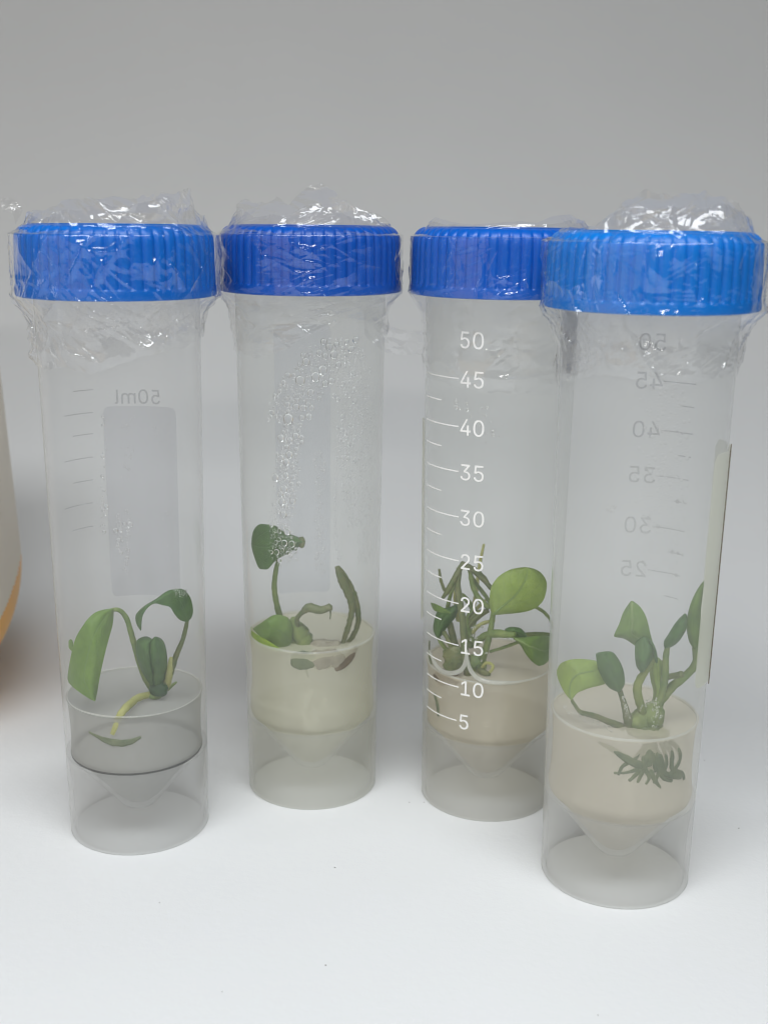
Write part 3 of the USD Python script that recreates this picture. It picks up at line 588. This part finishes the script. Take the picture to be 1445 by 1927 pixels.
for i, (pts, dep, rad) in enumerate([
        ([(590, 1040), (570, 1120), (545, 1180), (520, 1232)], [20, 20], [0.6, 0.6, 0.35]),
        ([(600, 1040), (620, 1110), (625, 1180), (600, 1235)], [20, 20], [0.6, 0.6, 0.4]),
        ([(555, 1060), (500, 1120), (450, 1150), (425, 1195)], [20, 20], [0.55, 0.5, 0.3]),
        ([(655, 1040), (690, 1100), (690, 1160), (740, 1190), (748, 1215)], [20, 20], [0.6, 0.65, 0.6, 0.5]),
        ([(590, 1060), (640, 1130), (640, 1200), (690, 1225)], [20, 20], [0.6, 0.6, 0.4]),
        ([(545, 1100), (560, 1170), (575, 1215), (560, 1240)], [20, 20], [0.5, 0.5, 0.3]),
        ([(560, 1040), (565, 1100), (520, 1165), (405, 1186)], [11, 20, 20], [0.86, 0.72, 0.50, 0.32]),
        ([(560, 1110), (530, 1175), (478, 1224)], [11, 20, 20], [0.72, 0.58, 0.36]),
        ([(590, 1050), (610, 1130), (660, 1190), (735, 1200)], [11, 20, 20], [0.79, 0.65, 0.58, 0.79]),
        ([(680, 1030), (718, 1065), (728, 1120), (700, 1170), (670, 1200)], [11, 20, 20], [0.50, 0.58, 0.58, 0.65]),
        ([(635, 1040), (655, 1090), (662, 1140), (650, 1180)], [11, 20, 20], [0.43, 0.47, 0.50]),
        ([(572, 1045), (578, 1090), (575, 1150)], [20, 20, 20], [0.86, 0.94, 0.72]),
        ([(610, 1045), (600, 1110), (610, 1180)], [20, 20, 20], [0.50, 0.58, 0.43]),
        ([(575, 1150), (600, 1210), (635, 1262)], [11, 20, 20], [0.65, 0.58, 0.25]),
        ([(330, 1035), (420, 1085), (490, 1130), (550, 1150)], [11, 20, 20], [0.29, 0.65, 0.94, 0.94])]):
    stem(t, pts, dep, rad, 'root', A, 'root', seed=50 + i)
lump(t, (575, 1100), 20, (1.0, 0.6, 2.0), 'root', A, 'crown', 15, 0.3)
lump(t, (690, 1195), 20, (1.2, 0.6, 0.7), 'root', A, 'crown', 16, 0.4)

# ------------------------------------------------------------------ cling film round caps and necks
CROWN = [[(17, 398), (60, 395), (96, 374), (180, 370), (250, 372), (310, 362), (370, 357), (386, 415)],
         [(412, 405), (432, 374), (468, 383), (500, 368), (527, 383), (566, 354), (580, 346), (619, 348), (645, 371), (663, 386), (713, 404), (740, 421)],
         [(770, 420), (790, 408), (813, 416), (857, 422), (964, 416), (992, 419), (1023, 406), (1059, 403), (1084, 416)],
         [(1040, 432), (1101, 429), (1138, 401), (1172, 374), (1206, 358), (1277, 360), (1354, 361), (1412, 380), (1440, 425)]]
LOWER = [[(62, 686), (131, 694), (166, 709), (212, 686), (276, 668), (349, 654), (392, 630)],
         [(440, 655), (483, 672), (518, 667), (563, 640), (607, 622), (645, 600), (690, 612), (722, 640)],
         [(792, 705), (827, 719), (874, 733), (908, 739), (947, 741), (992, 745), (1045, 742)],
         [(1045, 722), (1108, 706), (1169, 706), (1215, 719), (1246, 732), (1308, 719), (1390, 700)]]
FILM_LABELS = ['crumpled cling film wrapped round the cap and neck of the leftmost tube', 'stretched cling film with a loose tail, on the dark blue cap of the drop-beaded tube',
               'tight cling film over the cap of the tube with the printed scale', 'crumpled cling film standing up over the bright blue cap of the nearest tube']
def ridged(p, seed, power=3.0):
    n = meshkit.noise(p, seed)
    return (1 - np.abs(2 * n - 1)) ** power
def creases(v, seed, amp, zb=0.9):
    """Sharp folds running in a few slanting directions."""
    rng = np.random.default_rng(seed)
    out = np.zeros(v.shape[:-1])
    for k in range(9):
        d = rng.normal(size=3); d[2] = d[2] * zb; d /= np.linalg.norm(d)
        e = np.cross(d, rng.normal(size=3)); e /= np.linalg.norm(e); g = np.cross(d, e)
        sc = (4.2, 3.2, 2.5, 1.9, 1.4, 1.0, 0.8, 0.65, 0.55)[k]
        q = np.stack([v @ d / sc, v @ e / (sc * 13), v @ g / (sc * 13)], -1) + 17.3 * k
        q = q + 0.45 * np.stack([meshkit.noise(v / 4 + 3, seed + k)] * 3, -1)
        mask = np.clip(meshkit.noise(v / 5.0 + 31 * k, seed + k) * 3.0 - 1.05, 0, 1)
        out += ridged(q, seed + k, 6) * mask * sc * 0.34
    return out * amp
for t in range(4):
    F = thing('film_wrap', FILM_LABELS[t], 'cling film', (*POS[t], ZCAP), 'cling film sealing the capped tubes')
    c = POS[t]; fr = math.atan2(-c[1], -c[0])
    n, rows = 640, 190
    th = np.linspace(0, 2 * np.pi, n, endpoint=False)
    # height of the lower edge and of the crown for every angle, from how far sideways it lies
    lat = np.sin(th - fr)                                  # -1 left ... 1 right as seen
    front = np.cos(th - fr) > 0
    zl = np.zeros(n); hc = np.zeros(n)
    uc = (LOWER[t][0][0] + LOWER[t][-1][0]) / 2; uh = (LOWER[t][-1][0] - LOWER[t][0][0]) / 2
    lu = np.array([p[0] for p in LOWER[t]]); lz = np.array([on_wall(u, v, t)[1] for u, v in LOWER[t]])
    zl = np.interp(uc + uh * lat, lu, lz)
    zl = np.where(front, zl, zl + 2.5 * (meshkit.noise(np.stack([th * 3, 0 * th, 0 * th + t], -1)) - 0.2))
    zl += 0.9 * (meshkit.noise(np.stack([np.cos(th) * 9, np.sin(th) * 9, 0 * th + t * 5], -1)) - 0.5)
    cu = np.array([p[0] for p in CROWN[t]]); 
    cz = []
    for u, v in CROWN[t]:
        r = ray(u, v); w = c / np.linalg.norm(c); k = (c @ w + 2) / (r[:2] @ w); cz.append((CAM + k * r)[2] - ZTOP)
    kk = (cu[-1] + cu[0]) / 2; kh = (cu[-1] - cu[0]) / 2
    hc = np.maximum(np.interp(kk + kh * lat, cu, cz), 0.3)
    hc = np.where(front, hc * (0.35 + 0.5 * meshkit.noise(np.stack([th * 4, 0 * th, 0 * th + 3 * t], -1))), hc)
    hc = hc * (0.9 + 0.2 * meshkit.noise(np.stack([np.cos(th) * 14, np.sin(th) * 14, 0 * th + t * 9], -1)))
    s = np.linspace(0, 1, rows)[:, None]
    def prof_at(s):
        # 0 lower edge .. .38 cap's lower rim .. .70 cap's upper rim .. 1 top edge of the crown
        neck = np.clip(s / 0.38, 0, 1); wall = np.clip((s - 0.38) / 0.32, 0, 1); crown = np.clip((s - 0.70) / 0.30, 0, 1)
        z = zl + (ZCAP - zl) * neck
        rn = rz(zl) + 0.25 + (RCAP - RTOP - 0.05) * np.clip((neck - 0.45) / 0.55, 0, 1) ** 2.0
        z = np.where(s > 0.38, ZCAP + (ZTOP - 1.6 - ZCAP) * wall, z)
        r = np.where(s > 0.38, RCAP + 0.15, rn)
        r = np.where(s > 0.70, RCAP + 0.15 - 1.6 * np.sin(np.minimum(crown * 3, 1) * math.pi / 2) - 1.6 * crown, r)
        z = np.where(s > 0.70, ZTOP - 1.6 + (1.6 + hc) * crown ** 0.9, z)
        return r, z
    r, z = prof_at(s)
    z = np.broadcast_to(z, (rows, n)); r = np.broadcast_to(r, (rows, n))
    v = np.stack([c[0] + r * np.cos(th), c[1] + r * np.sin(th), z], -1)
    amp = np.interp(s[:, 0], [0, 0.06, 0.36, 0.42, 0.68, 0.75, 1.0], [0.25, 0.70, 0.70, 0.40, 0.40, 0.5, 0.6]) * (0.95, 0.7, 0.4, 0.85)[t]
    cr = creases(v, 100 + 11 * t, 1.0, (1.0, 3.5, 1.6, 0.8)[t]) * amp[:, None]
    low = (meshkit.fbm(v / 6.5 + 40 * t, 3) - 0.5) * np.interp(s[:, 0], [0, 0.3, 0.42, 0.68, 0.8, 1], [0.15, 0.25, 0.06, 0.06, 1.6, 2.8])[:, None]
    rr = np.maximum(r + cr + low, np.where(s <= 0.40, rz(np.minimum(z, 110)) + 0.12, np.where(s < 0.74, r, 0)))
    v = np.stack([c[0] + rr * np.cos(th), c[1] + rr * np.sin(th), z + 0.3 * (cr - 0.2) * (s > 0.72)], -1).reshape(-1, 3)
    obj('film', (v, grid_faces(rows, n, True)), M_FILM, F, smooth=25)

def loose(parent, pts, seed, m=M_FILM, n=34, k=26, amp=0.7):
    """A loose scrap between two polylines of points."""
    L = catmull(pts[0], n); R = catmull(pts[1], n)
    S = np.linspace(0, 1, k)[None, :, None]
    v = (L[:, None] * (1 - S) + R[:, None] * S)
    off = (creases(v, seed, 1.0) + (meshkit.fbm(v / 2.2 + seed) - 0.5) * 2.0) * amp
    v = v + off[..., None] * np.array([0.15, -1.0, 0.2])
    return obj('loose_end', (v.reshape(-1, 3), grid_faces(n, k)), m, parent, smooth=25)
films = ['/World/film_wrap'] + [f'/World/film_wrap_{k:03d}' for k in (1, 2, 3)]
def far(u, v, t, d):
    r = ray(u, v); a = POS[t]; w = a / np.linalg.norm(a)
    return CAM + (a @ w - d) / (r[:2] @ w) * r
loose(films[1], ([far(684, 585, 1, 8), far(735, 615, 1, 5), far(770, 622, 1, 5), far(793, 622, 1, 4)], [far(684, 632, 1, 8), far(725, 662, 1, 6), far(755, 668, 1, 5), far(797, 668, 1, 4)]), 5)
loose(films[0], ([far(44, 395, 0, 2), far(28, 378, 0, 2), far(12, 372, 0, 2), far(2, 376, 0, 2)], [far(30, 425, 0, 2), far(25, 405, 0, 2), far(12, 395, 0, 2), far(4, 398, 0, 2)]), 6, amp=0.4)
loose(films[1], ([far(660, 385, 1, 2), far(690, 398, 1, 2), far(715, 404, 1, 2), far(738, 425, 1, 2)], [far(668, 410, 1, 3), far(695, 418, 1, 3), far(718, 424, 1, 3), far(735, 430, 1, 3)]), 7, amp=0.3)
loose(films[3], ([far(1036, 640, 3, 4), far(1030, 615, 3, 4), far(1027, 590, 3, 4)], [far(1058, 650, 3, 6), far(1055, 620, 3, 6), far(1050, 590, 3, 6)]), 8, amp=0.3)

# ------------------------------------------------------------------ water drops on the inside of the walls
rng = random.Random(7)
ICO = [trimesh.creation.icosphere(1), trimesh.creation.icosphere(2)]
def drop_mesh(t, a, z, r, back, hi, tall=1.0):
    s = ICO[1]
    e = np.array([math.cos(a), math.sin(a), 0]); tg = np.array([-math.sin(a), math.cos(a), 0]); up = np.array([0, 0, 1.])
    c = cyl(t, a, z, -WALL - 0.02)
    v = s.vertices
    rad = np.minimum(v[:, 2], 0.0) * 0.8 * r
    wz = v[:, 1] * r * tall * (1 + 0.12 * (v[:, 1] < 0))
    return trimesh.Trimesh(c + v[:, :1] * r * tg + wz[:, None] * up + rad[:, None] * e, s.faces, process=False)
def condensation(t, paths, label, back=False, big=0.42):
    placed, fine = [], []
    for pts, width, count, rmin, rmax, pw in paths:
        pts = np.array(pts, float); d = np.r_[0, np.cumsum(np.linalg.norm(np.diff(pts, axis=0), axis=1))]
        for _ in range(count):
            for _try in range(12):
                q = rng.random() * d[-1]
                u = np.interp(q, d, pts[:, 0]) + rng.uniform(-1, 1) * width * (0.4 + 0.6 * rng.random()); v = np.interp(q, d, pts[:, 1]) + rng.uniform(-6, 6)
                a, z = on_wall(u, v, t, -WALL, back)
                r = 1.18 * (rmin + (rmax - rmin) * rng.random() ** pw)
                if all((a - b) ** 2 * 169 + (z - y) ** 2 > ((r + s) * 1.04) ** 2 for b, y, s in placed):
                    placed.append((a, z, r))
                    m = drop_mesh(t, a, z, r, back, r > 0.3, rng.uniform(0.9, 1.25))
                    if r > big and not back: obj('water_drop', m, M_WATER, tubes[t], smooth=True)
                    else: fine.append(m)
                    break
    if fine: obj('fine_condensation', trimesh.util.concatenate(fine), M_WATER, tubes[t], smooth=True, kind='stuff')
condensation(1, [
    ([(640, 640), (600, 690), (560, 740), (545, 790)], 50, 20, 0.45, 0.85, 1.6),
    ([(640, 640), (600, 690), (560, 740), (545, 790)], 50, 190, 0.16, 0.5, 1.8),
    ([(548, 790), (545, 870), (535, 930), (528, 1000), (535, 1060)], 25, 36, 0.34, 0.6, 1.5),
    ([(548, 790), (545, 870), (535, 930), (528, 1000), (535, 1060)], 27, 260, 0.10, 0.34, 2.0),
    ([(640, 650), (650, 720), (655, 800), (650, 880)], 24, 230, 0.10, 0.42, 2.6),
    ([(670, 650), (680, 720), (690, 800), (690, 900), (692, 980), (690, 1060)], 22, 460, 0.09, 0.26, 2.2),
    ([(655, 860), (660, 930), (665, 990)], 15, 130, 0.09, 0.34, 2.5),
    ([(600, 850), (605, 930), (602, 1000), (602, 1080)], 13, 150, 0.08, 0.28, 3.0),
    ([(632, 900), (630, 1000), (640, 1060)], 5, 70, 0.08, 0.16, 2.0)], 'drops', big=0.40)
condensation(0, [
    ([(198, 770), (196, 830), (194, 900), (195, 1000)], 6, 26, 0.10, 0.42, 1.8),
    ([(240, 780), (240, 850), (238, 900)], 14, 26, 0.08, 0.22, 2),
    ([(222, 970), (226, 1040)], 8, 22, 0.12, 0.40, 2), ([(240, 960), (240, 1030), (236, 1080)], 6, 34, 0.12, 0.42, 2),
    ([(300, 860), (290, 800), (320, 1000), (310, 1080)], 18, 16, 0.08, 0.18, 2), ([(330, 1112), (350, 1118)], 14, 26, 0.08, 0.2, 2)], 'drops', big=0.36)
condensation(3, [([(1060, 1330), (1090, 1350), (1150, 1372)], 6, 44, 0.07, 0.2, 2), ([(1172, 1310), (1182, 1355)], 5, 18, 0.07, 0.2, 2), ([(1205, 1335), (1230, 1315), (1240, 1370)], 12, 40, 0.07, 0.22, 2),
                 ([(1143, 957), (1157, 957)], 5, 4, 0.2, 0.35, 1)], 'drops', big=0.4)
condensation(2, [([(885, 1210), (895, 1180), (905, 1240)], 14, 20, 0.08, 0.25, 2), ([(850, 745), (900, 780), (940, 830)], 40, 26, 0.1, 0.3, 2)], 'drops', big=0.4)
condensation(3, [([(1250, 730), (1255, 850), (1245, 960), (1240, 1080)], 55, 420, 0.10, 0.34, 2)], 'drops', back=True, big=0.6)

# ------------------------------------------------------------------ the rounded jar at the left edge
M_JAR = mat('white_jar', {'p': ('principled_bsdf', {'base_color': (0.80, 0.78, 0.74), 'roughness': 0.35}), 't': ('translucent_bsdf', {'color': (0.85, 0.80, 0.70)}), 'm': ('mix_closure', {'fac': 0.4})}, [('p.BSDF', 'm.closure1'), ('t.BSDF', 'm.closure2')], 'm.closure')
M_AMBER_GLOW = mat('painted_amber_glow', {'p': ('principled_bsdf', {'base_color': (0.92, 0.48, 0.12), 'roughness': 0.4})}, [], 'p.BSDF')  # orange light along the jar edge, painted as surface colour
J = (-127.0, 266.0)
JT = thing('rounded_jar', 'pale rounded jar with an orange glow painted on its lower edge, cut off at the left border', 'jar', (*J, 0))
jp = [(0.01, 0.05)] + [(10 + 30 * math.sin(a), 36.05 - 36 * math.cos(a)) for a in np.linspace(0.02, math.pi / 2, 70)]
jp += [(40.0 - 0.045 * (z - 36), z) for z in np.linspace(38, 118, 30)] + [(35.2, 119.0), (30, 119.4), (0.01, 119.4)]
jar = lathe(jp, J, 320)
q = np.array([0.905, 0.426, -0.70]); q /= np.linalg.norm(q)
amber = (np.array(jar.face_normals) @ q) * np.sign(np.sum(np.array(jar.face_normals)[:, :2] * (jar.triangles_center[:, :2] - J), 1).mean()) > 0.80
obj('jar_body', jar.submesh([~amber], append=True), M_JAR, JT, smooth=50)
obj('painted_glow_edge', jar.submesh([amber], append=True), M_AMBER_GLOW, JT, smooth=50)

# ------------------------------------------------------------------ specks of dust on the paper
def floor_at(u, v):
    r = ray(u, v); return CAM + r * (-CAM[2] / r[2])
sp = []
M_DUST = mat('dust', {'p': ('principled_bsdf', {'base_color': (0.22, 0.20, 0.18), 'roughness': 0.8})}, [], 'p.BSDF')
for k, (u, v) in enumerate([(1136, 1418), (1325, 1432), (613, 1818), (1125, 1912), (798, 1511), (630, 1634), (418, 1868), (770, 1511), (1390, 1560), (300, 1700)]):
    p = floor_at(u, v)
    sp.append(blob(p + np.array([0, 0, 0.08]), (0.08 + 0.04 * (k % 3), 0.10, 0.05), k, 0.4, 1))
obj('dust_specks', trimesh.util.concatenate(sp), M_DUST, smooth=True, kind='stuff', label='tiny dark dust specks scattered on the white paper', category='dust')
